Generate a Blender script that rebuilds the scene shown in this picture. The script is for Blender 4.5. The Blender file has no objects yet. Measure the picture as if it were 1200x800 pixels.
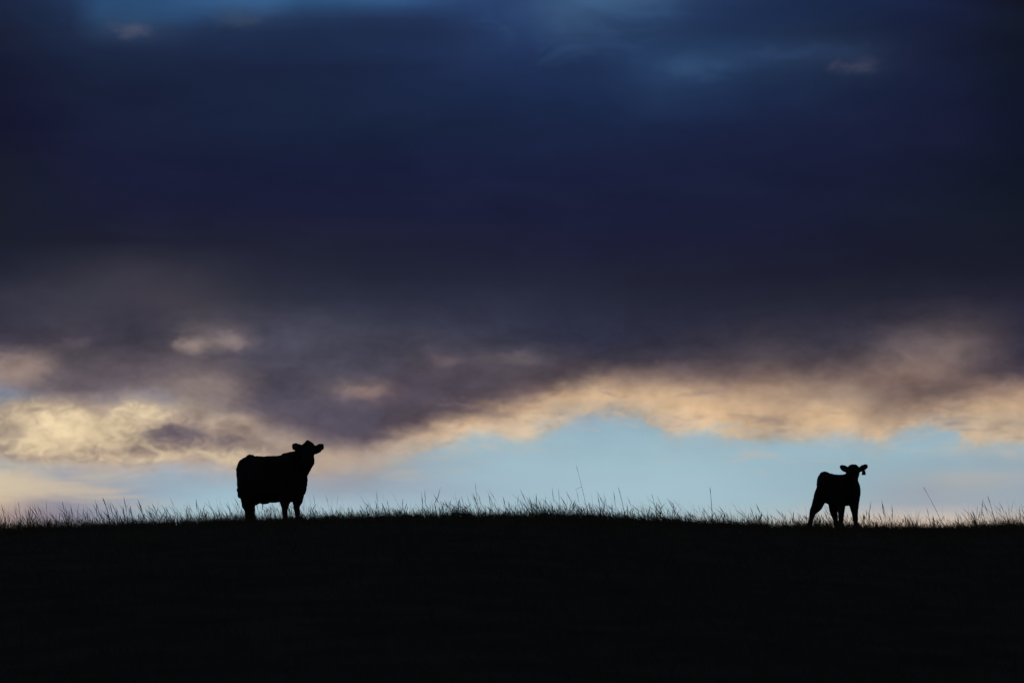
import bpy, bmesh, math, random
import numpy as np
from mathutils import Vector, Matrix

R = math.radians
sc = bpy.context.scene
col = sc.collection
rng = np.random.default_rng(11)
random.seed(11)

# ---------------------------------------------------------------- camera
EYE = 1.6
PITCH = 5.0
DIST = 95.5                      # metres to the crest where the cattle stand
cam_d = bpy.data.cameras.new('camera')
cam = bpy.data.objects.new('camera', cam_d)
col.objects.link(cam)
cam.location = (0, 0, EYE)
cam.rotation_euler = (R(90 + PITCH), 0, 0)
cam_d.sensor_width = 36
cam_d.lens = 171.9
cam_d.clip_start = 0.5
cam_d.clip_end = 20000
cam_d.dof.use_dof = True
cam_d.dof.focus_distance = 94.0
cam_d.dof.aperture_fstop = 2.8
sc.camera = cam

sc.view_settings.view_transform = 'Standard'
sc.view_settings.look = 'None'
sc.view_settings.exposure = 0
sc.view_settings.gamma = 1
sc.view_settings.use_curve_mapping = False

# ---------------------------------------------------------------- world: dusk sky with a storm deck
world = bpy.data.worlds.new('World')
world.use_nodes = True
nt = world.node_tree
nt.nodes.clear()


def lin(c):
    return tuple(((v / 255) / 12.92 if v / 255 <= 0.04045 else ((v / 255 + 0.055) / 1.055) ** 2.4) for v in c)


class F:
    """a float socket with operators"""
    def __init__(s, k): s.k = k
    def __add__(a, b): return m('ADD', a, b)
    def __radd__(a, b): return m('ADD', b, a)
    def __sub__(a, b): return m('SUBTRACT', a, b)
    def __rsub__(a, b): return m('SUBTRACT', b, a)
    def __mul__(a, b): return m('MULTIPLY', a, b)
    def __rmul__(a, b): return m('MULTIPLY', b, a)
    def __truediv__(a, b): return m('DIVIDE', a, b)


def feed(inp, v):
    if isinstance(v, F): nt.links.new(v.k, inp)
    else: inp.default_value = v


def m(op, *a, clamp=False):
    n = nt.nodes.new('ShaderNodeMath'); n.operation = op; n.use_clamp = clamp
    for i, v in enumerate(a): feed(n.inputs[i], v)
    return F(n.outputs[0])


def smooth(x, a, b, lo=0.0, hi=1.0):
    n = nt.nodes.new('ShaderNodeMapRange'); n.interpolation_type = 'SMOOTHSTEP'; n.clamp = False   # smoothstep already stays in range
    feed(n.inputs[0], x)
    for i, v in zip((1, 2, 3, 4), (a, b, lo, hi)): n.inputs[i].default_value = v
    return F(n.outputs[0])


def vec(x, y, z=0.0):
    n = nt.nodes.new('ShaderNodeCombineXYZ')
    for i, v in enumerate((x, y, z)): feed(n.inputs[i], v)
    return n.outputs[0]


def noise(sx, sy, seed, detail=4, rough=0.55, dist=0.0):
    """cloud noise over the sky, sx by sy hundredths of a degree to a lump; read straight from the sky direction
    (a value that needs no converted input, so Cycles holds few values at once)"""
    mp = nt.nodes.new('ShaderNodeMapping')
    nt.links.new(tc.outputs['Generated'], mp.inputs['Vector'])
    mp.inputs['Scale'].default_value = (5730 / sx, 0.0, 5730 / sy)
    mp.inputs['Rotation'].default_value = (R(90), 0, 0)
    mp.inputs['Location'].default_value = (600 / sx, 900 / sy, seed)
    n = nt.nodes.new('ShaderNodeTexNoise'); n.noise_dimensions = '3D'
    nt.links.new(mp.outputs[0], n.inputs['Vector'])
    n.inputs['Scale'].default_value = 1
    n.inputs['Detail'].default_value = detail
    n.inputs['Roughness'].default_value = rough
    n.inputs['Distortion'].default_value = dist
    return F(n.outputs[0])


def curve(x, pts, x0=0.0, x1=1200.0, y0=380.0, y1=640.0):
    xin = (x - x0) / (x1 - x0)
    n = nt.nodes.new('ShaderNodeFloatCurve')
    c = n.mapping.curves[0]
    n.mapping.extend = 'HORIZONTAL'
    P = [((px - x0) / (x1 - x0), (py - y0) / (y1 - y0)) for px, py in pts]
    while len(c.points) < len(P): c.points.new(0.5, 0.5)
    for q, (a, b) in zip(c.points, P): q.location = (a, b); q.handle_type = 'AUTO'
    n.mapping.update()
    feed(n.inputs['Value'], xin)
    return F(n.outputs[0]) * (y1 - y0) + y0


def ramp(x, pts):
    """colour from a list of (position, sRGB) stops"""
    lo, hi = pts[0][0], pts[-1][0]
    xin = (x - lo) / (hi - lo)
    n = nt.nodes.new('ShaderNodeValToRGB')
    e = n.color_ramp.elements
    while len(e) < len(pts): e.new(0.5)
    for q, (p, c) in zip(e, pts):
        q.position = (p - lo) / (hi - lo); q.color = lin(c) + (1,)
    n.color_ramp.interpolation = 'EASE' if len(pts) < 3 else 'B_SPLINE'
    feed(n.inputs[0], xin)
    return n.outputs[0]


def mix(a, b, f):
    n = nt.nodes.new('ShaderNodeMix'); n.data_type = 'RGBA'; n.clamp_factor = True
    feed(n.inputs[0], f)
    for i, v in ((6, a), (7, b)):
        if isinstance(v, tuple): n.inputs[i].default_value = lin(v) + (1,)
        else: nt.links.new(v, n.inputs[i])
    return n.outputs[2]


def mul(a, v):
    """multiply a colour by a float socket or by a plain rgb triple"""
    if isinstance(v, F):
        cc = nt.nodes.new('ShaderNodeCombineColor')
        for i in range(3): nt.links.new(v.k, cc.inputs[i])
        v = cc.outputs[0]
    n = nt.nodes.new('ShaderNodeMix'); n.data_type = 'RGBA'; n.blend_type = 'MULTIPLY'
    n.inputs[0].default_value = 1.0
    nt.links.new(a, n.inputs[6])
    if isinstance(v, tuple): n.inputs[7].default_value = v + (1,)
    else: nt.links.new(v, n.inputs[7])
    return n.outputs[2]


# direction of the sky point -> azimuth and elevation, in hundredths of a degree
tc = nt.nodes.new('ShaderNodeTexCoord')
sep = nt.nodes.new('ShaderNodeSeparateXYZ')
nt.links.new(tc.outputs['Generated'], sep.inputs[0])
dx, dy, dz = (F(o) for o in sep.outputs)
AZ = m('ARCTAN2', dx, dy) * (180 / math.pi * 100)
EL = m('ARCSINE', dz) * (180 / math.pi * 100)
X = AZ + 600.0                  # 0 = six degrees left of north, 1200 = six degrees right
Y = 900.0 - EL                  # 0 = nine degrees up, 800 = one degree up


def gauss(cx, cy, sx, sy, x=None, y=None, tilt=0.0):
    x = x or X; y = y or Y
    u = (x - cx); v = (y - cy)
    if tilt: v = v - u * tilt
    u = u * (1 / sx); v = v * (1 / sy)
    return m('EXPONENT', (u * u + v * v) * -1.0)


# warps and textures of the cloud
wa = noise(190, 110, 3.1, 5, 0.55) - 0.5
wb = noise(170, 100, 9.7, 5, 0.55) - 0.5
fine = noise(60, 34, 5.5, 6, 0.6, 0.4) - 0.5
wisp = noise(36, 18, 1.5, 6, 0.66, 0.7) - 0.5
big = noise(420, 170, 7.3, 3, 0.5) - 0.5
Xw = X + wa * 90 + fine * 30
Yw = Y + wb * 70 + fine * 22

# what the sky shows at each height (rows) and bearing (stops); colours as seen, made linear below
ROWS = [
 (0, [(0,(27,38,66)),(70,(30,46,80)),(100,(38,70,112)),(200,(38,75,118)),(300,(50,98,148)),(350,(40,80,124)),(450,(46,88,136)),(530,(36,64,108)),(600,(36,58,102)),(650,(48,76,114)),(700,(60,92,130)),(760,(56,88,126)),(800,(38,62,102)),(900,(28,45,82)),(1000,(24,38,72)),(1100,(22,30,62)),(1200,(18,20,36))]),
 (20, [(0,(24,34,60)),(80,(28,44,76)),(110,(38,70,110)),(150,(38,70,108)),(200,(37,70,112)),(250,(36,62,102)),(280,(42,60,88)),(330,(34,54,90)),(400,(30,48,84)),(500,(30,48,86)),(600,(34,58,102)),(660,(52,78,116)),(690,(44,66,104)),(740,(40,64,104)),(800,(38,62,102)),(820,(30,48,86)),(900,(26,42,78)),(1000,(24,38,70)),(1100,(22,30,62)),(1200,(20,24,42))]),
 (38, [(0,(26,32,56)),(80,(26,38,68)),(120,(38,58,88)),(150,(44,62,92)),(178,(38,54,84)),(220,(30,46,78)),(300,(27,42,74)),(500,(28,42,76)),(600,(32,52,94)),(670,(46,72,110)),(700,(36,56,92)),(780,(34,56,94)),(860,(28,46,82)),(950,(28,42,72)),(1100,(22,28,56)),(1200,(18,24,40))]),
 (60, [(0,(25,30,54)),(100,(26,38,68)),(200,(26,38,68)),(400,(27,42,76)),(600,(30,48,88)),(700,(30,50,90)),(780,(34,58,98)),(840,(34,60,98)),(920,(34,54,88)),(1000,(32,46,74)),(1100,(22,26,54)),(1200,(18,22,38))]),
 (79, [(0,(20,24,48)),(100,(24,34,60)),(300,(24,34,64)),(500,(26,38,72)),(600,(28,46,86)),(700,(28,46,84)),(760,(34,58,98)),(800,(40,68,106)),(830,(38,64,102)),(870,(32,52,88)),(970,(30,44,74)),(1005,(32,44,72)),(1040,(30,38,66)),(1100,(22,28,56)),(1200,(17,22,38))]),
 (100, [(0,(22,24,48)),(100,(24,32,58)),(300,(24,34,62)),(600,(26,42,80)),(700,(26,44,82)),(780,(32,54,92)),(830,(30,50,88)),(900,(26,42,76)),(1000,(24,36,66)),(1100,(22,28,58)),(1200,(17,22,40))]),
 (150, [(0,(20,20,46)),(100,(24,28,56)),(300,(23,33,60)),(600,(24,36,68)),(800,(24,34,68)),(1000,(24,30,60)),(1120,(24,26,54)),(1200,(16,20,42))]),
 (200, [(0,(24,27,43)),(100,(25,26,54)),(300,(24,28,58)),(600,(24,30,62)),(800,(24,29,58)),(1000,(24,27,56)),(1200,(18,22,40))]),
 (250, [(0,(25,28,44)),(150,(27,28,54)),(400,(27,28,56)),(700,(26,28,56)),(900,(24,27,54)),(1050,(25,28,50)),(1200,(20,24,38))]),
 (290, [(0,(27,30,46)),(100,(32,32,48)),(300,(33,34,52)),(500,(32,32,56)),(700,(28,28,54)),(900,(26,27,50)),(1200,(24,26,40))]),
 (320, [(0,(34,34,52)),(80,(46,44,58)),(160,(60,54,68)),(200,(52,48,62)),(300,(40,40,58)),(400,(34,36,54)),(600,(34,34,56)),(800,(30,30,50)),(1000,(28,28,46)),(1200,(28,28,44))]),
 (350, [(0,(52,50,66)),(100,(60,56,70)),(180,(66,60,72)),(250,(60,56,68)),(300,(48,48,64)),(400,(42,44,62)),(600,(42,44,64)),(800,(34,36,54)),(1000,(34,34,50)),(1200,(36,34,52))]),
 (380, [(0,(54,52,70)),(60,(66,62,76)),(100,(66,60,74)),(160,(56,52,68)),(200,(68,62,74)),(240,(80,72,82)),(300,(66,62,78)),(360,(68,66,84)),(450,(58,58,76)),(550,(54,54,74)),(650,(44,46,68)),(800,(42,42,62)),(900,(46,44,62)),(1000,(46,44,60)),(1060,(56,50,62)),(1130,(70,61,70)),(1170,(58,51,64)),(1200,(46,43,60))]),
 (402, [(0,(66,59,73)),(50,(62,56,70)),(67,(74,66,78)),(100,(72,65,78)),(150,(62,57,72)),(195,(72,66,78)),(210,(122,106,108)),(228,(136,118,115)),(245,(98,86,94)),(270,(122,106,108)),(300,(70,66,82)),(350,(76,74,90)),(400,(68,66,82)),(500,(68,64,80)),(600,(56,56,74)),(700,(46,46,68)),(800,(50,48,66)),(900,(74,66,76)),(950,(58,54,68)),(1000,(62,56,70)),(1050,(90,77,82)),(1100,(112,94,96)),(1130,(112,94,94)),(1165,(76,66,76)),(1200,(56,52,68))]),
 (420, [(0,(118,100,104)),(30,(142,120,116)),(50,(105,90,96)),(75,(80,72,82)),(120,(84,75,84)),(180,(80,72,84)),(215,(110,95,102)),(250,(84,76,88)),(300,(72,67,84)),(400,(68,65,82)),(450,(68,64,80)),(490,(72,67,82)),(520,(104,92,100)),(555,(72,66,82)),(600,(94,86,95)),(640,(75,68,82)),(700,(58,54,70)),(800,(64,58,71)),(900,(82,72,80)),(950,(72,64,76)),(1000,(82,72,80)),(1050,(108,92,94)),(1100,(120,102,100)),(1150,(95,82,88)),(1180,(64,57,72)),(1200,(54,50,68))]),
 (440, [(0,(152,130,122)),(40,(142,121,116)),(60,(105,92,98)),(100,(92,82,90)),(150,(92,80,90)),(200,(115,100,104)),(240,(126,110,112)),(280,(100,90,98)),(330,(72,68,84)),(400,(82,76,90)),(450,(76,71,88)),(550,(70,66,82)),(600,(76,70,84)),(650,(70,64,78)),(690,(100,88,94)),(720,(126,107,106)),(760,(122,105,104)),(800,(110,94,98)),(850,(105,90,95)),(900,(115,98,98)),(950,(105,90,94)),(1000,(110,94,96)),(1050,(120,102,100)),(1100,(108,92,93)),(1150,(80,70,80)),(1200,(64,58,74))]),
 (455, [(0,(135,125,130)),(30,(125,112,118)),(60,(98,88,96)),(100,(88,78,88)),(140,(110,98,104)),(200,(128,114,116)),(240,(142,124,119)),(280,(112,99,104)),(320,(72,68,84)),(385,(90,82,92)),(400,(128,110,108)),(420,(134,114,110)),(445,(122,104,105)),(475,(76,70,88)),(550,(74,70,88)),(600,(82,74,88)),(640,(115,98,100)),(670,(165,142,125)),(700,(190,165,138)),(750,(186,162,138)),(800,(166,143,126)),(850,(155,134,122)),(900,(165,142,125)),(950,(150,130,118)),(1000,(140,122,114)),(1050,(118,101,101)),(1100,(95,82,88)),(1150,(115,97,98)),(1200,(130,110,106))]),
 (466, [(0,(104,121,150)),(20,(115,125,145)),(50,(132,120,122)),(90,(125,110,110)),(130,(125,115,122)),(150,(152,137,132)),(190,(130,125,135)),(220,(140,125,122)),(270,(125,110,112)),(310,(80,74,88)),(380,(82,75,89)),(400,(106,93,101)),(440,(105,90,100)),(480,(80,74,92)),(550,(78,72,88)),(590,(85,76,88)),(620,(130,110,105)),(650,(196,169,138)),(700,(211,183,148)),(750,(206,179,146)),(800,(194,169,138)),(850,(180,155,132)),(900,(175,152,132)),(960,(160,141,128)),(1000,(150,134,124)),(1050,(114,98,98)),(1090,(112,96,96)),(1130,(140,120,112)),(1200,(172,148,128))]),
 (481, [(0,(178,157,132)),(40,(207,182,146)),(80,(205,178,142)),(120,(162,142,128)),(160,(192,170,143)),(200,(180,160,140)),(230,(166,149,133)),(260,(140,124,122)),(300,(95,86,98)),(350,(80,74,90)),(450,(76,70,86)),(500,(76,70,86)),(540,(84,75,88)),(570,(128,108,105)),(600,(188,162,136)),(630,(205,178,145)),(660,(182,172,160)),(700,(160,162,168)),(740,(170,168,165)),(775,(204,180,150)),(820,(206,178,143)),(860,(192,166,136)),(900,(188,163,137)),(950,(196,170,140)),(990,(196,172,142)),(1020,(160,140,125)),(1060,(138,120,112)),(1100,(165,143,125)),(1150,(192,167,138)),(1200,(190,165,138))]),
 (497, [(0,(160,140,126)),(40,(195,170,138)),(80,(216,189,148)),(120,(212,186,148)),(160,(206,181,148)),(200,(140,122,118)),(230,(150,130,125)),(260,(190,168,140)),(290,(180,155,135)),(320,(110,97,106)),(360,(88,80,94)),(450,(80,73,90)),(490,(94,82,93)),(512,(155,134,120)),(535,(208,183,149)),(565,(212,187,156)),(590,(192,176,160)),(612,(205,185,158)),(640,(186,178,168)),(670,(165,172,178)),(700,(146,165,180)),(750,(142,168,187)),(785,(188,175,162)),(840,(206,181,148)),(880,(192,169,142)),(915,(184,162,140)),(960,(210,185,149)),(985,(212,186,148)),(1010,(180,158,138)),(1050,(188,165,142)),(1080,(180,164,148)),(1110,(155,158,162)),(1145,(186,170,150)),(1200,(178,164,152))]),
 (512, [(0,(128,112,110)),(20,(165,145,128)),(60,(216,191,150)),(100,(212,185,147)),(140,(185,160,136)),(170,(125,108,110)),(200,(94,84,98)),(222,(98,87,98)),(250,(160,141,128)),(280,(168,148,134)),(310,(168,148,134)),(345,(158,139,130)),(372,(104,92,103)),(410,(84,76,92)),(435,(88,79,94)),(460,(122,105,106)),(482,(164,143,128)),(507,(196,173,148)),(530,(182,176,168)),(560,(176,180,180)),(600,(195,185,170)),(622,(200,188,170)),(645,(158,178,188)),(700,(142,180,196)),(768,(148,176,190)),(785,(196,180,162)),(808,(172,176,176)),(870,(196,176,152)),(910,(172,172,170)),(940,(190,172,152)),(975,(172,168,164)),(1000,(165,165,165)),(1027,(198,180,158)),(1060,(156,168,174)),(1100,(146,168,180)),(1132,(196,180,158)),(1165,(188,174,158)),(1200,(186,170,152))]),
 (526, [(0,(182,162,140)),(40,(221,196,153)),(80,(210,183,146)),(130,(168,145,130)),(170,(145,125,118)),(210,(140,121,116)),(240,(158,137,126)),(280,(158,141,132)),(320,(180,159,142)),(360,(178,156,140)),(400,(162,141,130)),(425,(136,118,116)),(450,(176,154,138)),(475,(184,168,152)),(510,(165,168,170)),(540,(155,175,185)),(600,(158,182,193)),(620,(164,180,186)),(650,(150,184,198)),(780,(150,180,194)),(900,(148,180,194)),(1000,(150,176,190)),(1027,(166,172,174)),(1060,(142,172,188)),(1120,(172,172,168)),(1150,(168,170,168)),(1200,(164,168,168))]),
 (536, [(0,(186,170,152)),(40,(215,190,152)),(80,(212,188,150)),(120,(206,179,148)),(160,(202,174,146)),(200,(190,165,145)),(230,(180,160,145)),(270,(186,166,148)),(300,(196,173,150)),(350,(192,169,146)),(400,(192,167,144)),(430,(182,162,146)),(470,(168,166,164)),(510,(152,172,184)),(600,(154,185,199)),(800,(152,185,199)),(1000,(146,177,191)),(1100,(146,173,187)),(1200,(152,168,178))]),
 (548, [(0,(168,167,168)),(40,(176,172,170)),(70,(166,161,165)),(110,(176,166,160)),(150,(186,169,156)),(190,(156,165,177)),(230,(164,168,177)),(270,(190,174,161)),(300,(190,172,158)),(350,(188,168,150)),(400,(186,166,149)),(430,(168,160,158)),(470,(150,164,174)),(500,(150,172,186)),(600,(155,187,201)),(800,(155,188,202)),(1000,(146,176,190)),(1100,(146,172,186)),(1200,(148,168,180))]),
 (560, [(0,(205,190,160)),(40,(190,178,160)),(80,(154,160,174)),(110,(180,175,168)),(160,(162,170,178)),(200,(150,168,182)),(260,(156,168,180)),(300,(160,164,174)),(360,(164,160,164)),(390,(156,156,164)),(420,(145,153,166)),(460,(150,165,178)),(550,(155,184,198)),(800,(158,190,203)),(900,(152,183,197)),(1000,(146,176,190)),(1080,(158,170,178)),(1130,(174,174,172)),(1200,(162,170,176))]),
 (575, [(0,(210,192,160)),(30,(205,188,160)),(60,(198,184,161)),(90,(175,170,168)),(130,(150,158,172)),(200,(148,170,188)),(260,(152,185,200)),(330,(150,174,190)),(370,(148,160,174)),(420,(145,160,176)),(480,(152,172,188)),(520,(150,170,188)),(600,(156,184,198)),(700,(160,191,204)),(800,(159,191,204)),(900,(154,184,198)),(1000,(148,176,189)),(1070,(152,162,175)),(1130,(158,168,174)),(1200,(150,166,179))]),
 (590, [(0,(195,172,150)),(30,(170,155,148)),(60,(142,139,155)),(100,(138,142,162)),(150,(150,162,178)),(200,(155,182,196)),(260,(160,192,205)),(400,(158,180,194)),(500,(158,184,198)),(700,(161,191,204)),(800,(160,190,202)),(900,(157,186,198)),(1000,(156,176,186)),(1060,(154,164,176)),(1200,(152,166,179))]),
 (603, [(0,(176,153,146)),(40,(150,138,148)),(80,(136,133,151)),(130,(148,156,172)),(200,(162,187,197)),(300,(164,192,202)),(500,(162,188,198)),(700,(164,190,200)),(900,(165,188,195)),(1000,(188,184,180)),(1060,(192,184,178)),(1200,(178,178,178))]),
 (616, [(0,(174,150,144)),(60,(142,134,146)),(150,(160,172,184)),(300,(168,190,196)),(600,(168,190,196)),(850,(176,186,188)),(950,(198,188,174)),(1000,(217,192,168)),(1050,(222,196,168)),(1100,(215,190,168)),(1200,(220,195,168))]),
 (640, [(0,(168,146,142)),(150,(160,166,178)),(600,(170,184,190)),(900,(186,184,180)),(1000,(214,190,168)),(1200,(214,190,166))]),
]


def row_at(y, xs):
    """monotone blend of the two rows around a height, every channel interpolated along the bearing"""
    ys = [r[0] for r in ROWS]
    tab = []
    for _, st in ROWS:
        px = [p for p, _ in st]
        tab.append(np.stack([np.interp(xs, px, [c_[k] for _, c_ in st]) for k in range(3)], 1))
    y = min(max(y, ys[0]), ys[-1])
    i = max(k for k in range(len(ys)) if ys[k] <= y)
    if i >= len(ys) - 1: return tab[-1]
    t = (y - ys[i]) / (ys[i + 1] - ys[i])
    return tab[i] * (1 - t) + tab[i + 1] * t


def pingpong(x, s_):
    return m('PINGPONG', x, float(s_))


# ragged, wind-torn edges: the field is read at displaced bearings and heights
calm = smooth(Y, 250, 390) * 0.75 + 0.25                       # the high deck is smoother than its underside
low = smooth(Y, 545, 575, 1.0, 0.55)
Xs = X + (wa * 12 + fine * 20 + wisp * 26) * calm * low
Ys = Y + (wb * 6 + fine * 12 + wisp * 18) * calm * low
Xm = pingpong(Xs, 1200)
HALF = m('GREATER_THAN', Xm, 600.0)
ys = [0, 12, 24, 38, 50, 62, 79, 92, 110, 150, 200, 250, 285, 305, 325, 350, 375, 390, 402, 411, 420, 430, 440, 448, 456, 466, 473, 481, 489, 497, 504, 512, 519, 526,
      532, 538, 544, 550, 557, 564, 575, 590, 603, 616, 640]
c = None
for i, y_ in enumerate(ys):
    # each row takes a little of its neighbours so no level line shows
    def ramp_row(x0, x1):
        xin = ((Xm - x0) * (1 / (x1 - x0))).k
        n_ = nt.nodes.new('ShaderNodeValToRGB')
        cc_ = row_at(y_, np.linspace(x0, x1, 32)) * 0.6 + row_at(y_ - 5, np.linspace(x0, x1, 32)) * 0.2 + row_at(y_ + 5, np.linspace(x0, x1, 32)) * 0.2
        e_ = n_.color_ramp.elements
        e_[0].position = 0.0; e_[0].color = lin(cc_[0]) + (1,); e_[1].position = 1.0; e_[1].color = lin(cc_[31]) + (1,)
        for k in range(1, 31):
            e_.new(k / 31).color = lin(cc_[k]) + (1,)
        n_.color_ramp.interpolation = 'LINEAR'
        nt.links.new(xin, n_.inputs[0])
        return n_.outputs[0]
    if 430 < y_ < 545:                       # the torn underside needs twice the stops
        row = mix(ramp_row(0.0, 600.0), ramp_row(600.0, 1200.0), HALF)
    else:
        row = ramp_row(0.0, 1200.0)
    if c is None: c = row
    else:
        mr = nt.nodes.new('ShaderNodeMapRange'); mr.interpolation_type = 'LINEAR'; mr.clamp = False      # the mix clamps its factor
        feed(mr.inputs[0], Ys); mr.inputs[1].default_value = ys[i - 1]; mr.inputs[2].default_value = y_
        c = mix(c, row, F(mr.outputs[0]))

# crisp rim where the clear air begins under the deck
bilc = noise(70, 30, 17.7, 5, 0.6, 0.5) - 0.5
rag = fine * 40 + wisp * 44 + bilc * 26
edge = curve(X + wisp * 60 + fine * 70, [(0, 620), (380, 600), (430, 566), (480, 540), (520, 522), (560, 513), (585, 514), (612, 519), (634, 512), (655, 501), (680, 493), (706, 489), (740, 490), (766, 500), (784, 512), (804, 509),
                 (832, 506), (862, 515), (900, 520), (950, 516), (985, 518), (1022, 527), (1044, 517), (1066, 506), (1100, 499), (1120, 514), (1142, 527), (1166, 524), (1185, 521), (1200, 522)]) - Y + rag
clear = ramp(Y, [(470, (138, 168, 188)), (500, (143, 177, 193)), (530, (150, 183, 197)), (560, (156, 188, 202)), (640, (160, 190, 203))])
win = smooth(X, 400, 520)
c = mix(c, clear, smooth(edge, 13, -17) * win * smooth(Y, 545, 520) * (0.80 - smooth(X, 980, 1200) * 0.25))
rim = smooth(edge, -3, 7) * smooth(edge, 34, 10) * win
c = mix(c, (214, 182, 144), rim * smooth(crispn := (noise(26, 15, 8.8, 6, 0.6, 1.3) - 0.5), -0.10, 0.22) * 0.42)

# thin scraps drifting off the edge into the clear air
strand = noise(75, 13, 31.0, 5, 0.62, 0.9) - 0.5
c = mix(c, (196, 182, 166), smooth(edge, -46, -6) * smooth(edge, 10, -6) * smooth(strand, 0.0, 0.2) * win * 0.4)
c = mix(c, (128, 116, 122), smooth(edge, 2, 16) * smooth(edge, 70, 40) * smooth(strand + bilc * 0.6, 0.02, 0.2) * win * 0.45)

# curling bright bank low on the left
bank_top = curve(X, [(0, 480), (24, 470), (60, 472), (90, 474), (118, 486), (140, 474), (165, 470), (200, 480), (228, 480), (246, 500), (262, 492), (285, 495), (310, 512), (340, 520), (380, 532), (430, 540), (1200, 560)])
bank_low = curve(X, [(0, 536), (40, 545), (90, 544), (130, 546), (160, 548), (200, 541), (235, 539), (270, 548), (310, 556), (360, 560), (420, 556), (500, 540), (1200, 520)])
bt = Y - bank_top + fine * 16 + wisp * 26
bl = bank_low - Y + fine * 8 + wisp * 10
bank = smooth(bt, -3, 9) * smooth(bl, -3, 6) * smooth(X, 420, 300)
bright = smooth(gauss(80, 505, 130, 34) * 1.1 + gauss(275, 540, 70, 14) * 0.6 + gauss(170, 480, 40, 12) * 0.5 + gauss(210, 538, 60, 8) * 0.6 + crispn * 1.7, 0.1, 1.05)
bcol = mix((146, 125, 119), (226, 202, 160), bright)
c = mix(c, bcol, bank * 0.62)
g_ = gauss(205, 511, 44, 13, X + wisp * 50, Y + wisp * 40)
c = mix(c, (92, 82, 97), smooth(g_, 0.02, 0.3) * smooth(g_ + crispn * 1.2, 0.3, 0.8) * 0.8)
g_ = gauss(268, 516, 26, 9, X + wisp * 50, Y + wisp * 36)
c = mix(c, (100, 88, 101), smooth(g_, 0.02, 0.3) * smooth(g_ + crispn * 1.4, 0.35, 0.9) * 0.6)
g_ = gauss(10, 506, 26, 14, X + wisp * 50, Y + wisp * 30)
c = mix(c, (120, 104, 106), smooth(g_, 0.02, 0.3) * smooth(g_ + crispn, 0.3, 1.0) * 0.5)

# torn lit scraps inside the deck
for cx, cy, sx, sy, cc, aa in ((224, 406, 24, 13, (160, 138, 130), 0.75), (270, 402, 18, 11, (146, 126, 124), 0.65), (428, 459, 34, 9, (156, 130, 122), 0.6),
                               (520, 424, 16, 8, (118, 102, 108), 0.45), (600, 420, 34, 8, (112, 98, 104), 0.5), (22, 430, 40, 18, (168, 142, 130), 0.5),
                               (86, 405, 28, 9, (104, 92, 100), 0.5), (1075, 440, 60, 20, (138, 116, 110), 0.4), (240, 452, 60, 16, (150, 131, 124), 0.45)):
    g_ = gauss(cx, cy, sx, sy, X + wisp * 40 + fine * 20, Y + wisp * 26 + fine * 10)
    c = mix(c, cc, smooth(g_ + crispn * 0.9 + wisp * 0.6, 0.12, 1.25) * smooth(g_, 0.03, 0.45) * (aa * 0.9))
# warm light held in the bank from the middle to the right
c = mix(c, mul(c, (1.09, 0.985, 0.87)), smooth(edge, -4, 10) * win * smooth(Y, 400, 450))
# cream veils low on the left
veil = noise(130, 14, 41.0, 4, 0.55, 0.5) - 0.5
c = mix(c, (206, 186, 160), smooth(veil + gauss(60, 575, 120, 22) * 0.25, 0.05, 0.3) * smooth(X, 330, 120) * smooth(Y, 540, 556) * smooth(Y, 606, 585) * 0.6)

# small breaks high in the deck
tw = noise(30, 22, 6.6, 5, 0.6, 0.5) - 0.5
Xt = X + tw * 60 + fine * 40; Yt = Y + wisp * 30 + fine * 22
torn = noise(95, 44, 15.1, 6, 0.6, 0.8) - 0.5
c = mix(c, (54, 86, 128), smooth(gauss(690, 20, 130, 62) * 0.9 + torn * 2.2, 0.4, 1.3) * 0.42)
c = mix(c, (52, 84, 126), smooth(gauss(815, 80, 70, 24) * 0.9 + torn * 1.6, 0.35, 1.3) * 0.65)
c = mix(c, (46, 82, 126), smooth(gauss(230, 4, 150, 30) * 0.9 + torn * 1.6, 0.4, 1.2) * 0.4)
c = mix(c, (40, 62, 100), gauss(900, 64, 90, 7, Xt, Yt, tilt=-0.03) * 0.6)
g_ = gauss(152, 39, 26, 11, Xt, Yt)
c = mix(c, (92, 86, 106), smooth(g_ + tw * 0.6, 0.1, 1.3) * smooth(g_, 0.02, 0.4) * 0.5)
c = mix(c, (62, 76, 104), gauss(275, 22, 20, 9, Xt, Yt) * 0.4)
g_ = gauss(1004, 77, 30, 11, Xt, Yt)
c = mix(c, (76, 74, 96), smooth(g_ + tw * 0.6, 0.1, 1.3) * smooth(g_, 0.02, 0.4) * 0.5)

# billows: lumps of brighter and darker vapour, strongest along the torn underside
band = smooth(Y, 330, 420) * smooth(Y, 560, 500)
bil = noise(85, 42, 12.2, 7, 0.58, 0.35) - 0.5
bil2 = noise(28, 16, 4.2, 6, 0.62, 0.5) - 0.5
lft = smooth(X, 480, 280) * smooth(Y, 445, 475) * smooth(Y, 575, 535)
folds = noise(240, 70, 21.4, 5, 0.55, 0.6) - 0.5
skyonly = smooth(edge, -10, 6, 0.25, 1.0)
tone = 1.0 + (bil * 1.1 + bil2 * 0.6) * (band * 0.75 + 0.12) * skyonly + lft * crispn * 0.5 + folds * 0.55 * smooth(Y, 420, 300)
c = mul(c, tone)
sat = smooth(Y, 260, 420, 0.95, 0.92)
hs = nt.nodes.new('ShaderNodeHueSaturation')
feed(hs.inputs['Saturation'], sat)
nt.links.new(c, hs.inputs['Color']); c = hs.outputs[0]
# the upper deck is a touch cooler and darker
c = mix(c, mul(c, (0.91, 1.0, 1.0)), smooth(Y, 500, 280))

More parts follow.
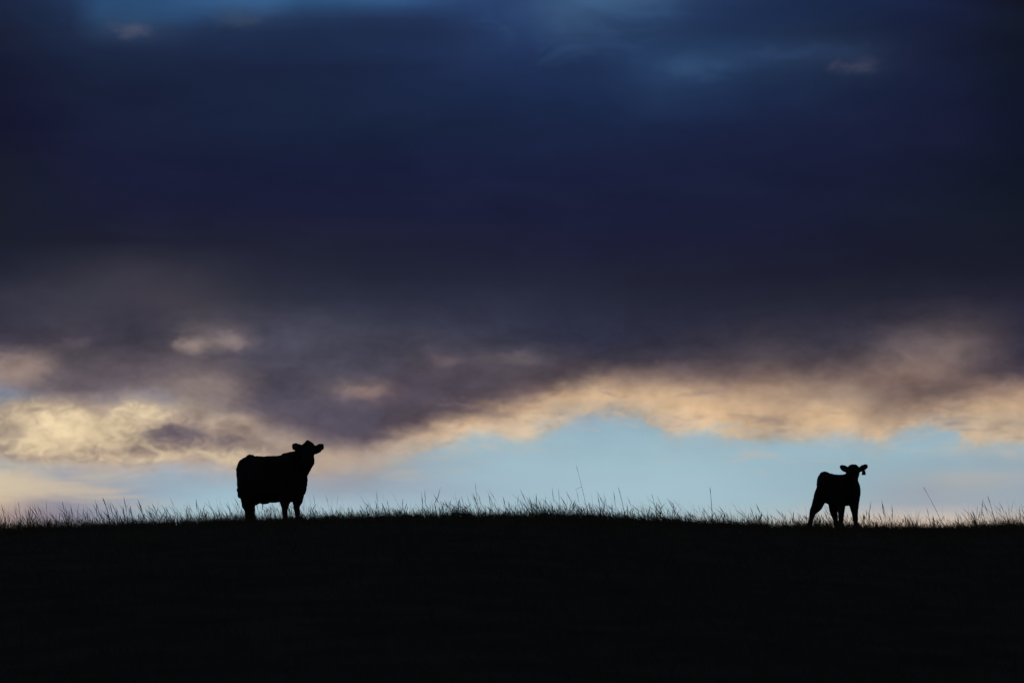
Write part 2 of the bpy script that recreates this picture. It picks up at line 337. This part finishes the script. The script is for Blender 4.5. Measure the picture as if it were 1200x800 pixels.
# unseen overhead sky, brightened to lift the dark ground: even grey plus a little Nishita
sky_tex = nt.nodes.new('ShaderNodeTexSky')
sky_tex.sky_type = 'NISHITA'
sky_tex.sun_disc = False
sky_tex.sun_elevation = R(1.5)
sky_tex.sun_rotation = R(-4)
over = mix((48, 48, 54), mul(sky_tex.outputs[0], (0.06, 0.06, 0.06)), 0.15)
c = mix(c, over, smooth(EL, 1000, 3500))

bg = nt.nodes.new('ShaderNodeBackground')
nt.links.new(c, bg.inputs['Color'])
bg.inputs['Strength'].default_value = 1.0
wo = nt.nodes.new('ShaderNodeOutputWorld')
nt.links.new(bg.outputs[0], wo.inputs[0])
sc.world = world

# last of the sun, low behind the crest and smothered by the deck
sun_d = bpy.data.lights.new('sun', 'SUN')
sun = bpy.data.objects.new('sun', sun_d)
col.objects.link(sun)
sun_d.energy = 0.03
sun_d.angle = R(12)
sun_d.color = (1, 0.82, 0.62)
sun.rotation_euler = (R(88.5), 0, R(180 + 4))

# ---------------------------------------------------------------- helpers


def tag(o, label=None, cat=None, group=None, kind=None):
    for k, v in (('label', label), ('category', cat), ('group', group), ('kind', kind)):
        if v: o[k] = v
    return o


def material(name, base, rough=0.8, var=0.3, scale=8.0, bump=0.0, bscale=40.0, spec=0.3):
    mt = bpy.data.materials.new(name); mt.use_nodes = True
    t = mt.node_tree; b = t.nodes['Principled BSDF']
    b.inputs['Roughness'].default_value = rough
    b.inputs['Specular IOR Level'].default_value = spec
    tc_ = t.nodes.new('ShaderNodeTexCoord')
    n = t.nodes.new('ShaderNodeTexNoise'); n.inputs['Scale'].default_value = scale; n.inputs['Detail'].default_value = 5
    t.links.new(tc_.outputs['Object'], n.inputs['Vector'])
    r = t.nodes.new('ShaderNodeValToRGB')
    r.color_ramp.elements[0].position = 0.3; r.color_ramp.elements[1].position = 0.7
    r.color_ramp.elements[0].color = tuple(v * (1 - var) for v in base) + (1,)
    r.color_ramp.elements[1].color = tuple(v * (1 + var) for v in base) + (1,)
    t.links.new(n.outputs[0], r.inputs[0]); t.links.new(r.outputs[0], b.inputs['Base Color'])
    if bump:
        n2 = t.nodes.new('ShaderNodeTexNoise'); n2.inputs['Scale'].default_value = bscale; n2.inputs['Detail'].default_value = 4
        t.links.new(tc_.outputs['Object'], n2.inputs['Vector'])
        bp = t.nodes.new('ShaderNodeBump'); bp.inputs['Strength'].default_value = bump; bp.inputs['Distance'].default_value = 0.02
        t.links.new(n2.outputs[0], bp.inputs['Height']); t.links.new(bp.outputs[0], b.inputs['Normal'])
    return mt


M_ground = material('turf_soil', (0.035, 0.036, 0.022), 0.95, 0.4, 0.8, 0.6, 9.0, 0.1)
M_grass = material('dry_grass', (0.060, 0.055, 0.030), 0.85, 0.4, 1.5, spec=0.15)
M_hide = material('black_hide', (0.010, 0.009, 0.009), 0.8, 0.3, 3.0, 0.5, 60.0, 0.15)
M_eye = material('dark_eye', (0.01, 0.008, 0.006), 0.15, 0.1, 5.0, spec=0.5)
M_tag = material('ear_tag_plastic', (0.04, 0.03, 0.01), 0.6, 0.1, 5.0)

# ---------------------------------------------------------------- terrain
YC = DIST
LINE = [(-2600, 900), (-1200, 720), (-600, 655), (-200, 630), (0, 626), (60, 623.5), (150, 619.5), (220, 616), (300, 612.5), (400, 609), (500, 607.5), (600, 608), (700, 610),
        (760, 612), (850, 616), (950, 619), (1050, 621), (1130, 620), (1200, 618.5), (1500, 624), (2000, 680), (3800, 900)]
LX = np.array([(a - 600) / 60.0 for a, b in LINE])
LZ = np.array([EYE + YC * math.tan(R(PITCH - (b - 400) / 100.0)) for a, b in LINE])


def vnoise(x, y, s):
    """smooth value noise"""
    x = np.asarray(x, float) / s; y = np.asarray(y, float) / s
    xi = np.floor(x); yi = np.floor(y); fx = x - xi; fy = y - yi
    fx = fx * fx * (3 - 2 * fx); fy = fy * fy * (3 - 2 * fy)
    h = lambda a, b: np.modf(np.abs(np.sin(a * 127.1 + b * 311.7 + s * 7.7) * 43758.5453))[0]
    return (h(xi, yi) * (1 - fx) + h(xi + 1, yi) * fx) * (1 - fy) + (h(xi, yi + 1) * (1 - fx) + h(xi + 1, yi + 1) * fx) * fy - 0.5


S0 = 0.0510; K = 0.0012; Y1 = 62.0


def ground_z(x, y):
    x = np.asarray(x, float); y = np.asarray(y, float)
    zc = np.interp(x, LX, LZ)
    near = zc + S0 * (y - YC) - K * (y - YC) ** 2
    # beyond the crest the slope eases out onto a low plain
    t = np.clip((y - YC) / 160.0, 0, None)
    far = zc + S0 * (y - YC) - K * np.minimum(y - YC, 75) ** 2 - np.clip(y - YC - 75, 0, None) * 0.18
    far = np.maximum(far, -4.0)
    # towards the camera
    z1 = zc + S0 * (Y1 - YC) - K * (Y1 - YC) ** 2
    s1 = S0 + 2 * K * (YC - Y1)
    q = np.clip(y / Y1, 0, 1)
    herm = (z1 * (3 * q ** 2 - 2 * q ** 3)) + s1 * Y1 * (q ** 3 - q ** 2)
    z = np.where(y < Y1, herm, np.where(y < YC, near, far))
    z = np.where(y < 0, 0.0, z)
    calm = 1 - np.exp(-((x + 4.7) / 1.1) ** 2) - np.exp(-((x - 6.35) / 0.9) ** 2)
    z = z + calm * 0.08 * vnoise(x, y, 1.7) * np.clip(y / 20, 0, 1) + calm * 0.14 * vnoise(x + 40, y, 9.0) * np.clip(y / 20, 0, 1) * np.clip(np.abs(y - YC) / 20, 0.35, 1)
    return z


def mesh_obj(name, verts, faces, mat, parent=None, smooth_=True):
    me = bpy.data.meshes.new(name)
    me.from_pydata(verts, [], faces)
    me.update()
    if smooth_: me.polygons.foreach_set('use_smooth', [True] * len(me.polygons))
    me.materials.append(mat)
    o = bpy.data.objects.new(name, me); col.objects.link(o)
    if parent: o.parent = parent
    return o


def axis(lo, hi, step, far):
    a = list(np.arange(lo, hi + 1e-6, step)); s = step
    p = a[-1]; q = a[0]
    while p < far:
        s *= 1.35; p += s; a.append(p)
    s = step
    while q > -far:
        s *= 1.35; q -= s; a.insert(0, q)
    return np.array(a)


gx = axis(-16, 16, 0.35, 6000); gy = axis(20, 115, 0.35, 6000)
GX, GY = np.meshgrid(gx, gy)
GZ = ground_z(GX, GY)
nx, ny = len(gx), len(gy)
V = np.stack([GX.ravel(), GY.ravel(), GZ.ravel()], 1)
ii, jj = np.meshgrid(np.arange(nx - 1), np.arange(ny - 1))
a0 = (jj * nx + ii).ravel()
Q = np.stack([a0, a0 + 1, a0 + nx + 1, a0 + nx], 1)
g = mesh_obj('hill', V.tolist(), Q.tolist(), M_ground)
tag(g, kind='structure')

# ---------------------------------------------------------------- grass


def blades(name, P, H, W, lean, bend, mat, seg=3, heads=None):
    """P (n,3) roots, H heights, W widths; tips drift to the left as if combed by the wind"""
    n = len(P)
    az = rng.uniform(0, math.pi, n)                        # facing of the blade
    side = np.stack([np.cos(az), np.sin(az) * 0.6, np.zeros(n)], 1)
    side /= np.linalg.norm(side, axis=1)[:, None]
    dirx = np.stack([lean, rng.normal(0, 0.15, n), np.ones(n)], 1)
    dirx /= np.linalg.norm(dirx, axis=1)[:, None]
    curl = np.stack([bend, rng.normal(0, 0.15, n), -np.abs(bend) * 0.4], 1)
    ts = np.linspace(0, 1, seg + 1)
    vs = []
    for k, t in enumerate(ts):
        cpt = P + dirx * (H * t)[:, None] + curl * (H * t * t)[:, None]
        w = W * (1 - t * 0.85) * 0.5
        if heads is not None:
            w = np.where(heads & (t > 0.7) & (t < 0.99), W * 1.1, w)
        if k < seg:
            vs.append(cpt - side * w[:, None]); vs.append(cpt + side * w[:, None])
        else:
            vs.append(cpt)
    nv = 2 * seg + 1
    Vt = np.stack(vs, 1).reshape(-1, 3)
    base = (np.arange(n) * nv)[:, None]
    fs = []
    for k in range(seg - 1):
        fs.append(np.concatenate([base + 2 * k, base + 2 * k + 1, base + 2 * k + 3, base + 2 * k + 2], 1))
    tri = np.concatenate([base + 2 * seg - 2, base + 2 * seg - 1, base + 2 * seg], 1)
    quads = np.stack(fs, 1).reshape(-1, 4)
    me = bpy.data.meshes.new(name)
    nl = quads.size + tri.size
    me.vertices.add(len(Vt)); me.vertices.foreach_set('co', Vt.astype(np.float32).ravel())
    me.loops.add(nl); me.loops.foreach_set('vertex_index', np.concatenate([quads.ravel(), tri.ravel()]).astype(np.int32))
    npoly = len(quads) + len(tri)
    me.polygons.add(npoly)
    st = np.concatenate([np.arange(len(quads)) * 4, quads.size + np.arange(len(tri)) * 3]).astype(np.int32)
    me.polygons.foreach_set('loop_start', st)
    me.update(calc_edges=True); me.validate()
    me.materials.append(mat)
    o = bpy.data.objects.new(name, me); col.objects.link(o)
    return o


def scatter(n, x0, x1, y0, y1, clump):
    x = rng.uniform(x0, x1, n); y = rng.uniform(y0, y1, n)
    keep = rng.uniform(0, 1, n) < np.clip(0.5 + clump * vnoise(x, y * 0.5, 0.45) * 1.6 + clump * vnoise(x + 9, y, 1.7), 0.05, 1)
    x, y = x[keep], y[keep]
    # tufts: pull blades together
    tx = np.round(x / 0.13) * 0.13 + 0.06 * np.sin(y * 9)
    x = x * 0.55 + tx * 0.45
    return x, y


def roots(x, y):
    return np.stack([x, y, ground_z(x, y) - 0.01], 1)


# close turf on the crest
x, y = scatter(70000, -15, 15, 87, 103, 0.9)
n = len(x)
hm = 1 + 0.9 * vnoise(x, y * 0.3, 0.8) + 0.5 * vnoise(x, y * 0.3, 2.6)
left = np.interp(x, [-11, -8.5, -6, 4, 10], [1.35, 1.3, 1.0, 1.0, 1.05])
H1 = rng.gamma(5, 0.028, n) * hm * left
p1 = (roots(x, y), np.clip(H1, 0.03, 0.4), rng.uniform(0.006, 0.014, n), rng.normal(-0.22, 0.28, n), rng.normal(-0.12, 0.25, n), np.zeros(n, bool))
# taller seed stems
x, y = scatter(14000, -15, 15, 90, 101, 1.1)
n = len(x)
left = np.interp(x, [-11, -8.5, -6, 4, 10], [1.75, 1.5, 1.0, 1.1, 1.15])
H2 = rng.gamma(2.6, 0.072, n) * left * (1 + 0.9 * vnoise(x, y * 0.15, 1.1) + 0.7 * vnoise(x + 5, y * 0.1, 3.7))
p2 = (roots(x, y), np.clip(H2, 0.05, 0.66), rng.uniform(0.003, 0.008, n), rng.normal(-0.20, 0.24, n), rng.normal(-0.12, 0.16, n), rng.uniform(0, 1, n) < 0.5)
# slope below the crest
x = rng.uniform(-14, 14, 70000); y = rng.uniform(38, 88, 70000)
n = len(x)
p3 = (roots(x, y), rng.gamma(5, 0.03, n) * (1 + vnoise(x, y, 1.2)), rng.uniform(0.008, 0.016, n), rng.normal(-0.2, 0.35, n), rng.normal(-0.1, 0.3, n), np.zeros(n, bool))
# fanned tufts
nt_ = 1600
tx = rng.uniform(-15, 15, nt_); ty = rng.uniform(91, 100, nt_); th_ = rng.gamma(3.5, 0.050, nt_) * (1 + 0.8 * vnoise(tx, ty * 0.3, 1.4))
th_ *= np.interp(tx, [-11, -8.5, -6, 4, 10], [1.35, 1.25, 0.9, 1.0, 1.05])
nb = 14
fx = np.repeat(tx, nb) + rng.normal(0, 0.02, nt_ * nb); fy = np.repeat(ty, nb) + rng.normal(0, 0.02, nt_ * nb)
n = nt_ * nb
p4 = (roots(fx, fy), np.clip(np.repeat(th_, nb) * rng.uniform(0.5, 1.1, n), 0.04, 0.5), rng.uniform(0.005, 0.010, n), rng.normal(-0.18, 0.34, n), rng.normal(-0.12, 0.3, n), rng.uniform(0, 1, n) < 0.15)
allp = [np.concatenate(q_) for q_ in zip(p1, p2, p3, p4)]
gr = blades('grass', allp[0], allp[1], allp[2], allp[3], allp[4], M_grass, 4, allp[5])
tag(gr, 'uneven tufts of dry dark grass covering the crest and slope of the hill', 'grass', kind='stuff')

# ---------------------------------------------------------------- single tall stalks


def tube(bm, pts, rad, sides=6):
    pts = [Vector(p) for p in pts]; prev = None
    for i, p in enumerate(pts):
        t = (pts[min(i + 1, len(pts) - 1)] - pts[max(i - 1, 0)]).normalized()
        a = t.cross(Vector((0, 1, 0)));
        if a.length < 0.1: a = t.cross(Vector((1, 0, 0)))
        a.normalize(); b = t.cross(a)
        ring = [bm.verts.new(p + (a * math.cos(k * 2 * math.pi / sides) + b * math.sin(k * 2 * math.pi / sides)) * rad[i]) for k in range(sides)]
        if prev:
            for k in range(sides): bm.faces.new((prev[k], prev[(k + 1) % sides], ring[(k + 1) % sides], ring[k]))
        else: bm.faces.new(ring[::-1])
        prev = ring
    bm.faces.new(prev)


def bm_obj(name, bm, mat, parent=None):
    bmesh.ops.recalc_face_normals(bm, faces=bm.faces)
    me = bpy.data.meshes.new(name); bm.to_mesh(me); bm.free()
    me.polygons.foreach_set('use_smooth', [True] * len(me.polygons))
    me.materials.append(mat)
    o = bpy.data.objects.new(name, me); col.objects.link(o)
    if parent: o.parent = parent
    return o


def stalk(px, top, tip_px, bow, label, branch=None, head=0.13, r=0.004, Y_=95.0):
    r = r * 0.85
    """px: where it leaves the turf; top: height in m; tip_px: sideways drift of the tip (px/60 m)"""
    x0 = (px - 600) / 60.0
    root = bpy.data.objects.new('tall_grass_stalk', None); col.objects.link(root)
    root.location = (x0, Y_, float(ground_z(x0, Y_)) - 0.01)
    root.empty_display_size = 0.2
    tag(root, label, 'grass stalk', 'tall grass stalks standing above the crest')
    dx_ = (tip_px - px) / 60.0
    P = lambda t: (dx_ * t + bow * math.sin(t * math.pi) * 0.5, 0.03 * t, top * t)
    bm = bmesh.new()
    ts = [i / 9 for i in range(10)]
    tube(bm, [P(t) for t in ts], [r * (1.15 - 0.75 * t) for t in ts])
    if branch:
        bt, bx, bz = branch
        b0 = Vector(P(bt)); b1 = b0 + Vector((bx, 0.02, bz))
        tube(bm, [b0, (b0 + b1) / 2 + Vector((0, 0, 0.012)), b1], [r * .8, r * .7, r * .5])
    bm_obj('stem', bm, M_grass, root)
    bm = bmesh.new()
    t0 = 1 - head / top
    hs = [t0 + (1 - t0) * i / 6 for i in range(7)]
    tube(bm, [Vector(P(t)) + Vector((0.001, 0.002, 0)) for t in hs], [r * .45, r * .8, r * 1.0, r * .8, r * .95, r * .55, r * .2])
    bm_obj('seed_head', bm, M_grass, root)
    bm = bmesh.new()                                            # one narrow leaf leaving the stem
    sgn = -1 if dx_ < 0 else 1
    b0 = Vector(P(0.22)); 
    tube(bm, [b0, b0 + Vector((-sgn * .03, 0, .06)), b0 + Vector((-sgn * .07, 0, .10))], [r * .9, r * .9, r * .2])
    bm_obj('leaf', bm, M_grass, root)
    return root


stalk(132, 0.66, 122, 0.07, 'thick curved grass stalk, tallest at the far left of the crest', r=0.011, head=0.16)
stalk(30, 0.62, 24, -0.02, 'thin grass stalk standing alone at the left end of the crest', r=0.006)
stalk(82, 0.62, 75, 0.02, 'thin leaning grass stalk just left of the thick curved stalk', r=0.007)
stalk(158, 0.48, 154, 0.02, 'short stout grass stalk between the thick curved stalk and the cow', r=0.011, head=0.18)
stalk(561, 0.70, 557, 0.01, 'upright hair-thin grass stalk near the middle of the crest', r=0.004)
stalk(624, 0.42, 620, 0.05, 'low bent grass stalk right of the middle of the crest, curling left', r=0.008)
stalk(690, 1.06, 675, 0.02, 'tallest thin grass stalk with a twig-like side branch halfway up', branch=(0.60, -0.13, -0.05), r=0.0042)
stalk(733, 0.66, 724, 0.02, 'slim grass stalk leaning left beside the branched stalk', r=0.006)
stalk(770, 0.56, 763, 0.02, 'shorter slim grass stalk leaning left, midway between the branched stalk and the calf', r=0.005)
stalk(834, 0.74, 831, 0.015, 'tall dark grass stalk standing upright left of the calf', r=0.0075)
stalk(1105, 0.86, 1080, 0.05, 'long grass stalk bowed far to the left behind the calf on its right side', r=0.0055)
stalk(1165, 0.66, 1155, 0.03, 'leaning grass stalk in the thick tuft at the right end of the crest', r=0.007, head=0.16)

# ---------------------------------------------------------------- cattle


def ring_loft(bm, rings, sides=20):
    """rings: (centre, side vector * half width, up vector * half height, squareness)"""
    prev = None
    for c_, a, b, e in rings:
        vs = []
        for k in range(sides):
            t = 2 * math.pi * k / sides
            ct, st = math.cos(t), math.sin(t)
            ct = math.copysign(abs(ct) ** e, ct); st = math.copysign(abs(st) ** e, st)
            vs.append(bm.verts.new(Vector(c_) + Vector(a) * ct + Vector(b) * st))
        if prev:
            for k in range(sides): bm.faces.new((prev[k], prev[(k + 1) % sides], vs[(k + 1) % sides], vs[k]))
        else: bm.faces.new(vs[::-1])
        prev = vs
    bm.faces.new(prev)


def limb(bm, pts, rad, flat=1.0, sides=14):
    """round tapering limb through points; flat scales the thickness across y"""
    tmp = bmesh.new()
    pts = [Vector(p) for p in pts]
    # resample with Catmull-Rom
    P, Rr = [], []
    for i in range(len(pts) - 1):
        p0 = pts[max(i - 1, 0)]; p1 = pts[i]; p2 = pts[i + 1]; p3 = pts[min(i + 2, len(pts) - 1)]
        for s in range(4):
            t = s / 4
            P.append(0.5 * ((2 * p1) + (p2 - p0) * t + (2 * p0 - 5 * p1 + 4 * p2 - p3) * t * t + (3 * p1 - p0 - 3 * p2 + p3) * t ** 3))
            Rr.append(rad[i] * (1 - t) + rad[i + 1] * t)
    P.append(pts[-1]); Rr.append(rad[-1])
    rings = []
    for i, p in enumerate(P):
        t = (P[min(i + 1, len(P) - 1)] - P[max(i - 1, 0)]).normalized()
        a = t.cross(Vector((0, 1, 0)))
        if a.length < 0.1: a = Vector((0, 0, 1))
        a.normalize(); b = t.cross(a).normalized()
        rings.append((p, a * Rr[i], b * Rr[i] * flat, 1.0))
    tmp.free()
    ring_loft(bm, rings, sides)


def remeshed(name, pieces_bm, mat, parent, voxel, iters=3, lumps=0.012, seed=0):
    me = bpy.data.meshes.new('tmp'); bmesh.ops.recalc_face_normals(pieces_bm, faces=pieces_bm.faces)
    pieces_bm.to_mesh(me); pieces_bm.free()
    tmp = bpy.data.objects.new('tmp', me); col.objects.link(tmp)
    md = tmp.modifiers.new('r', 'REMESH'); md.mode = 'VOXEL'; md.voxel_size = voxel
    ms = tmp.modifiers.new('s', 'SMOOTH'); ms.iterations = iters; ms.factor = 0.5
    dg = bpy.context.evaluated_depsgraph_get()
    out = bpy.data.meshes.new_from_object(tmp.evaluated_get(dg))
    bpy.data.objects.remove(tmp); bpy.data.meshes.remove(me)
    # muscle and coat unevenness
    from mathutils import noise as mn
    nor = [v.normal.copy() for v in out.vertices]
    for v in out.vertices:
        o3 = Vector((seed, 0, 0))
        f = mn.noise(v.co * 6 + o3) * lumps + mn.noise(v.co * 19 + o3) * lumps * 0.45
        v.co += nor[v.index] * f
    out.update()
    out.name = name
    out.polygons.foreach_set('use_smooth', [True] * len(out.polygons))
    out.materials.clear(); out.materials.append(mat)
    o = bpy.data.objects.new(name, out); col.objects.link(o); o.parent = parent
    return o


def animal(name, label, x, theta, torso, neck, head, ears, legs, tail, extra=(), voxel=0.014, lumps=0.01, seed=0, iters=2, dz_=-0.035):
    th = R(theta)
    h = Vector((math.cos(th), -math.sin(th), 0)); l = Vector((math.sin(th), math.cos(th), 0)); up = Vector((0, 0, 1))
    B = lambda s, ly, z: h * s + l * ly + up * z
    root = bpy.data.objects.new(name, None); col.objects.link(root); root.empty_display_size = 0.3
    yy = DIST
    root.location = (x, yy, float(ground_z(x, yy)) + dz_)
    bm = bmesh.new()
    ring_loft(bm, [(B(s, 0, zc), l * hw, up * hz, 0.88) for s, zc, hz, hw in torso], 28)
    ring_loft(bm, [(Vector(c_), Vector(a), Vector(b), 1.0) for c_, a, b in neck], 20)
    ring_loft(bm, [(Vector((cx, cy, cz)), Vector((hw, 0, 0)), Vector((0, ty, tz)), 0.9) for cx, cy, cz, hw, ty, tz in head], 20)
    for e in ears:
        limb(bm, e[0], e[1], flat=0.45, sides=12)
    for pts, rad in legs:
        limb(bm, [B(*p) for p in pts], rad)
    limb(bm, [B(*p) for p in tail[0]], tail[1])
    for pts, rad in extra: limb(bm, [B(*p) for p in pts], rad)
    body = remeshed('body', bm, M_hide, root, voxel, iters, lumps, seed)
    return root, body, B


def sphere(name, c_, r, mat, parent, sc_=(1, 1, 1)):
    bm = bmesh.new(); bmesh.ops.create_uvsphere(bm, u_segments=14, v_segments=10, radius=r)
    for v in bm.verts: v.co = Vector((v.co.x * sc_[0], v.co.y * sc_[1], v.co.z * sc_[2])) + Vector(c_)
    return bm_obj(name, bm, mat, parent)


# cow: three-quarter view, head raised and turned to the camera
hx = 0.715
cow, body, B = animal(
    'cow', 'c', (319.2 - 600) / 60.0, 38,
    torso=[(-0.835, .96, .17, .10), (-0.81, .96, .27, .16), (-0.75, .95, .36, .215), (-0.62, .925, .41, .26), (-0.42, .905, .43, .29), (-0.2, .875, .445, .35), (0.05, .865, .455, .37),
           (0.3, .87, .46, .34), (0.48, .87, .46, .29), (0.62, .85, .42, .25), (0.72, .83, .34, .19), (0.80, .80, .22, .11)],
    neck=[((0.26, -.26, 1.02), (.19, .15, 0), (0.05, 0, .345)), ((0.42, -.38, 1.06), (.21, .12, 0), (0.03, -.02, .33)), ((0.56, -.50, 1.12), (.20, .06, 0), (0, -.03, .29)),
          ((.655, -.60, 1.20), (.18, 0, 0), (0, -.05, .23)), ((hx - .01, -.70, 1.31), (.145, 0, 0), (0, -.08, .16))],
    head=[(hx, -.68, 1.50, .04, .06, .05), (hx, -.70, 1.48, .095, .07, .09), (hx, -.74, 1.44, .13, .08, .115), (hx, -.80, 1.39, .14, .08, .12), (hx + .01, -.87, 1.33, .135, .07, .115),
          (hx + .02, -.95, 1.27, .12, .055, .10), (hx + .025, -1.03, 1.21, .105, .05, .085), (hx + .02, -1.09, 1.17, .105, .05, .078), (hx + .01, -1.13, 1.145, .08, .04, .06), (hx, -1.15, 1.135, .04, .02, .03)],
    ears=[([(hx - .06, -.70, 1.41), (hx - .13, -.70, 1.425), (hx - .19, -.71, 1.435), (hx - .245, -.72, 1.445), (hx - .30, -.73, 1.45)], [.055, .07, .086, .082, .05]),
          ([(hx + .06, -.70, 1.37), (hx + .13, -.70, 1.385), (hx + .19, -.71, 1.415), (hx + .25, -.72, 1.445), (hx + .315, -.73, 1.455)], [.06, .08, .085, .08, .05]),
          ([(hx, -.70, 1.46), (hx - .005, -.69, 1.51), (hx - .01, -.69, 1.565), (hx - .01, -.69, 1.60)], [.13, .105, .055, .012])],
    legs=[([(0.46, .17, .80), (0.47, .18, .60), (0.485, .185, .45), (0.475, .18, .33), (0.475, .18, .14), (0.50, .18, .05), (0.51, .18, .0)], [.18, .145, .10, .068, .052, .06, .065]),
          ([(0.46, -.17, .80), (0.475, -.18, .60), (0.485, -.185, .45), (0.475, -.18, .33), (0.475, -.18, .14), (0.50, -.18, .05), (0.51, -.18, .0)], [.18, .15, .115, .078, .052, .06, .065]),
          ([(-0.52, .12, .92), (-0.54, .17, .66), (-0.62, .18, .50), (-0.69, .18, .40), (-0.68, .18, .25), (-0.67, .18, .10), (-0.64, .18, .0)], [.16, .20, .14, .080, .056, .056, .062]),
          ([(-0.52, -.12, .92), (-0.48, -.17, .66), (-0.45, -.18, .50), (-0.48, -.18, .39), (-0.47, -.18, .25), (-0.45, -.18, .10), (-0.42, -.18, .0)], [.16, .235, .205, .135, .078, .062, .066])],
    tail=([(-0.62, 0, 1.28), (-0.74, 0, 1.24), (-0.81, 0, 1.10), (-0.83, 0, .9), (-0.80, 0, .68), (-0.745, 0, .50)], [.06, .05, .035, .03, .04, .03]),
    extra=[([(-0.46, -.02, 1.18), (-0.53, -.02, 1.27), (-0.60, 0, 1.29), (-0.70, 0, 1.23)], [.10, .095, .085, .06]),
           ([(0.16, .0, 1.25), (0.30, 0, 1.31), (0.42, -.04, 1.29)], [.05, .055, .08]),
           ([(-0.22, 0, .5), (-0.22, 0, .43), (-0.22, 0, .40)], [.15, .11, .05])],
    lumps=0.019, seed=3, dz_=-0.02)
tag(cow, 'large black cow standing side-on with its head raised towards the viewer, left on the crest', 'cow')
for s in (-1, 1):
    sphere('eye', (hx + s * .118, -.845, 1.375), .022, M_eye, cow, (.8, 1, 1))

# calf: more head-on, hind leg stretched back
kx = 0.305
calf, body, B = animal(
    'calf', 'c', (980.6 - 600) / 60.0, 50,
    torso=[(-0.465, .90, .10, .06), (-0.44, .86, .20, .11), (-0.37, .81, .275, .15), (-0.26, .79, .295, .17), (-0.1, .765, .29, .185), (0.1, .74, .285, .19),
           (0.28, .735, .30, .19), (0.40, .73, .29, .185), (0.50, .72, .24, .16), (0.575, .70, .15, .10)],
    neck=[((0.10, -.16, .80), (.13, .1, 0), (0.03, 0, .225)), ((0.19, -.28, .83), (.15, .06, 0), (0.02, -.02, .22)), ((0.25, -.36, .88), (.145, .03, 0), (0, -.03, .20)),
          ((.275, -.42, .96), (.13, 0, 0), (0, -.05, .15)), ((kx, -.47, 1.03), (.11, 0, 0), (0, -.06, .10))],
    head=[(kx, -.44, 1.165, .05, .04, .03), (kx, -.46, 1.15, .09, .05, .06), (kx, -.50, 1.12, .115, .06, .085), (kx, -.55, 1.08, .12, .06, .09), (kx, -.61, 1.035, .11, .05, .085),
          (kx, -.67, .99, .095, .04, .07), (kx, -.72, .955, .085, .04, .058), (kx, -.76, .93, .08, .035, .05), (kx, -.785, .915, .04, .02, .025)],
    ears=[([(kx - .06, -.46, 1.085), (kx - .12, -.46, 1.10), (kx - .18, -.46, 1.125), (kx - .23, -.47, 1.15), (kx - .27, -.48, 1.165)], [.04, .055, .064, .052, .026]),
          ([(kx + .06, -.46, 1.085), (kx + .12, -.46, 1.10), (kx + .18, -.46, 1.13), (kx + .23, -.47, 1.155), (kx + .275, -.48, 1.17)], [.04, .052, .062, .054, .026])],
    legs=[([(0.37, .11, .66), (0.37, .115, .50), (0.385, .12, .36), (0.395, .12, .28), (0.41, .12, .12), (0.425, .12, .04), (0.43, .12, .0)], [.13, .105, .075, .062, .044, .048, .05]),
          ([(0.26, -.10, .66), (0.24, -.11, .50), (0.25, -.11, .37), (0.245, -.11, .28), (0.23, -.11, .12), (0.235, -.11, .04), (0.24, -.11, .0)], [.13, .105, .075, .064, .044, .046, .05]),
          ([(-0.22, .09, .84), (-0.19, .10, .60), (-0.20, .11, .46), (-0.20, .11, .36), (-0.155, .11, .22), (-0.12, .11, .08), (-0.10, .11, .0)], [.10, .13, .10, .080, .052, .048, .05]),
          ([(-0.26, -.09, .90), (-0.35, -.09, .64), (-0.45, -.10, .46), (-0.545, -.11, .35), (-0.60, -.11, .22), (-0.64, -.11, .08), (-0.625, -.11, .0)], [.10, .135, .108, .072, .050, .046, .05])],
    tail=([(-0.38, 0, 1.04), (-0.44, 0, 1.0), (-0.465, 0, .85), (-0.46, 0, .7), (-0.455, 0, .60), (-0.45, 0, .54)], [.035, .03, .025, .02, .028, .015]),
    extra=[([(-0.22, 0, .98), (-0.28, 0, 1.02), (-0.36, 0, 1.03), (-0.42, 0, .98)], [.08, .085, .085, .05]), ([(-0.12, 0, .55), (-0.12, 0, .47)], [.10, .035])],
    voxel=0.011, lumps=0.010, seed=8, dz_=-0.01)
calf.scale.z = 1.04
tag(calf, 'young black calf with an ear tag, hind leg stretched back, right on the crest', 'calf')
for s in (-1, 1):
    sphere('eye', (kx + s * .10, -.585, 1.065), .018, M_eye, calf, (.8, 1, 1))
bm = bmesh.new()
bmesh.ops.create_cube(bm, size=1)
for v in bm.verts:
    wd = 0.080 if v.co.z < 0 else 0.064
    v.co = Vector((v.co.x * wd, v.co.y * 0.006, v.co.z * 0.085))
bmesh.ops.bevel(bm, geom=list(bm.edges), offset=0.0028, segments=2, affect='EDGES')
for v in bm.verts: v.co += Vector((kx + .195, -.515, 1.04))
tube(bm, [(kx + .195, -.50, 1.08), (kx + .195, -.49, 1.11), (kx + .195, -.47, 1.125)], [.008, .008, .008])
et = bm_obj('ear_tag', bm, M_tag, calf)
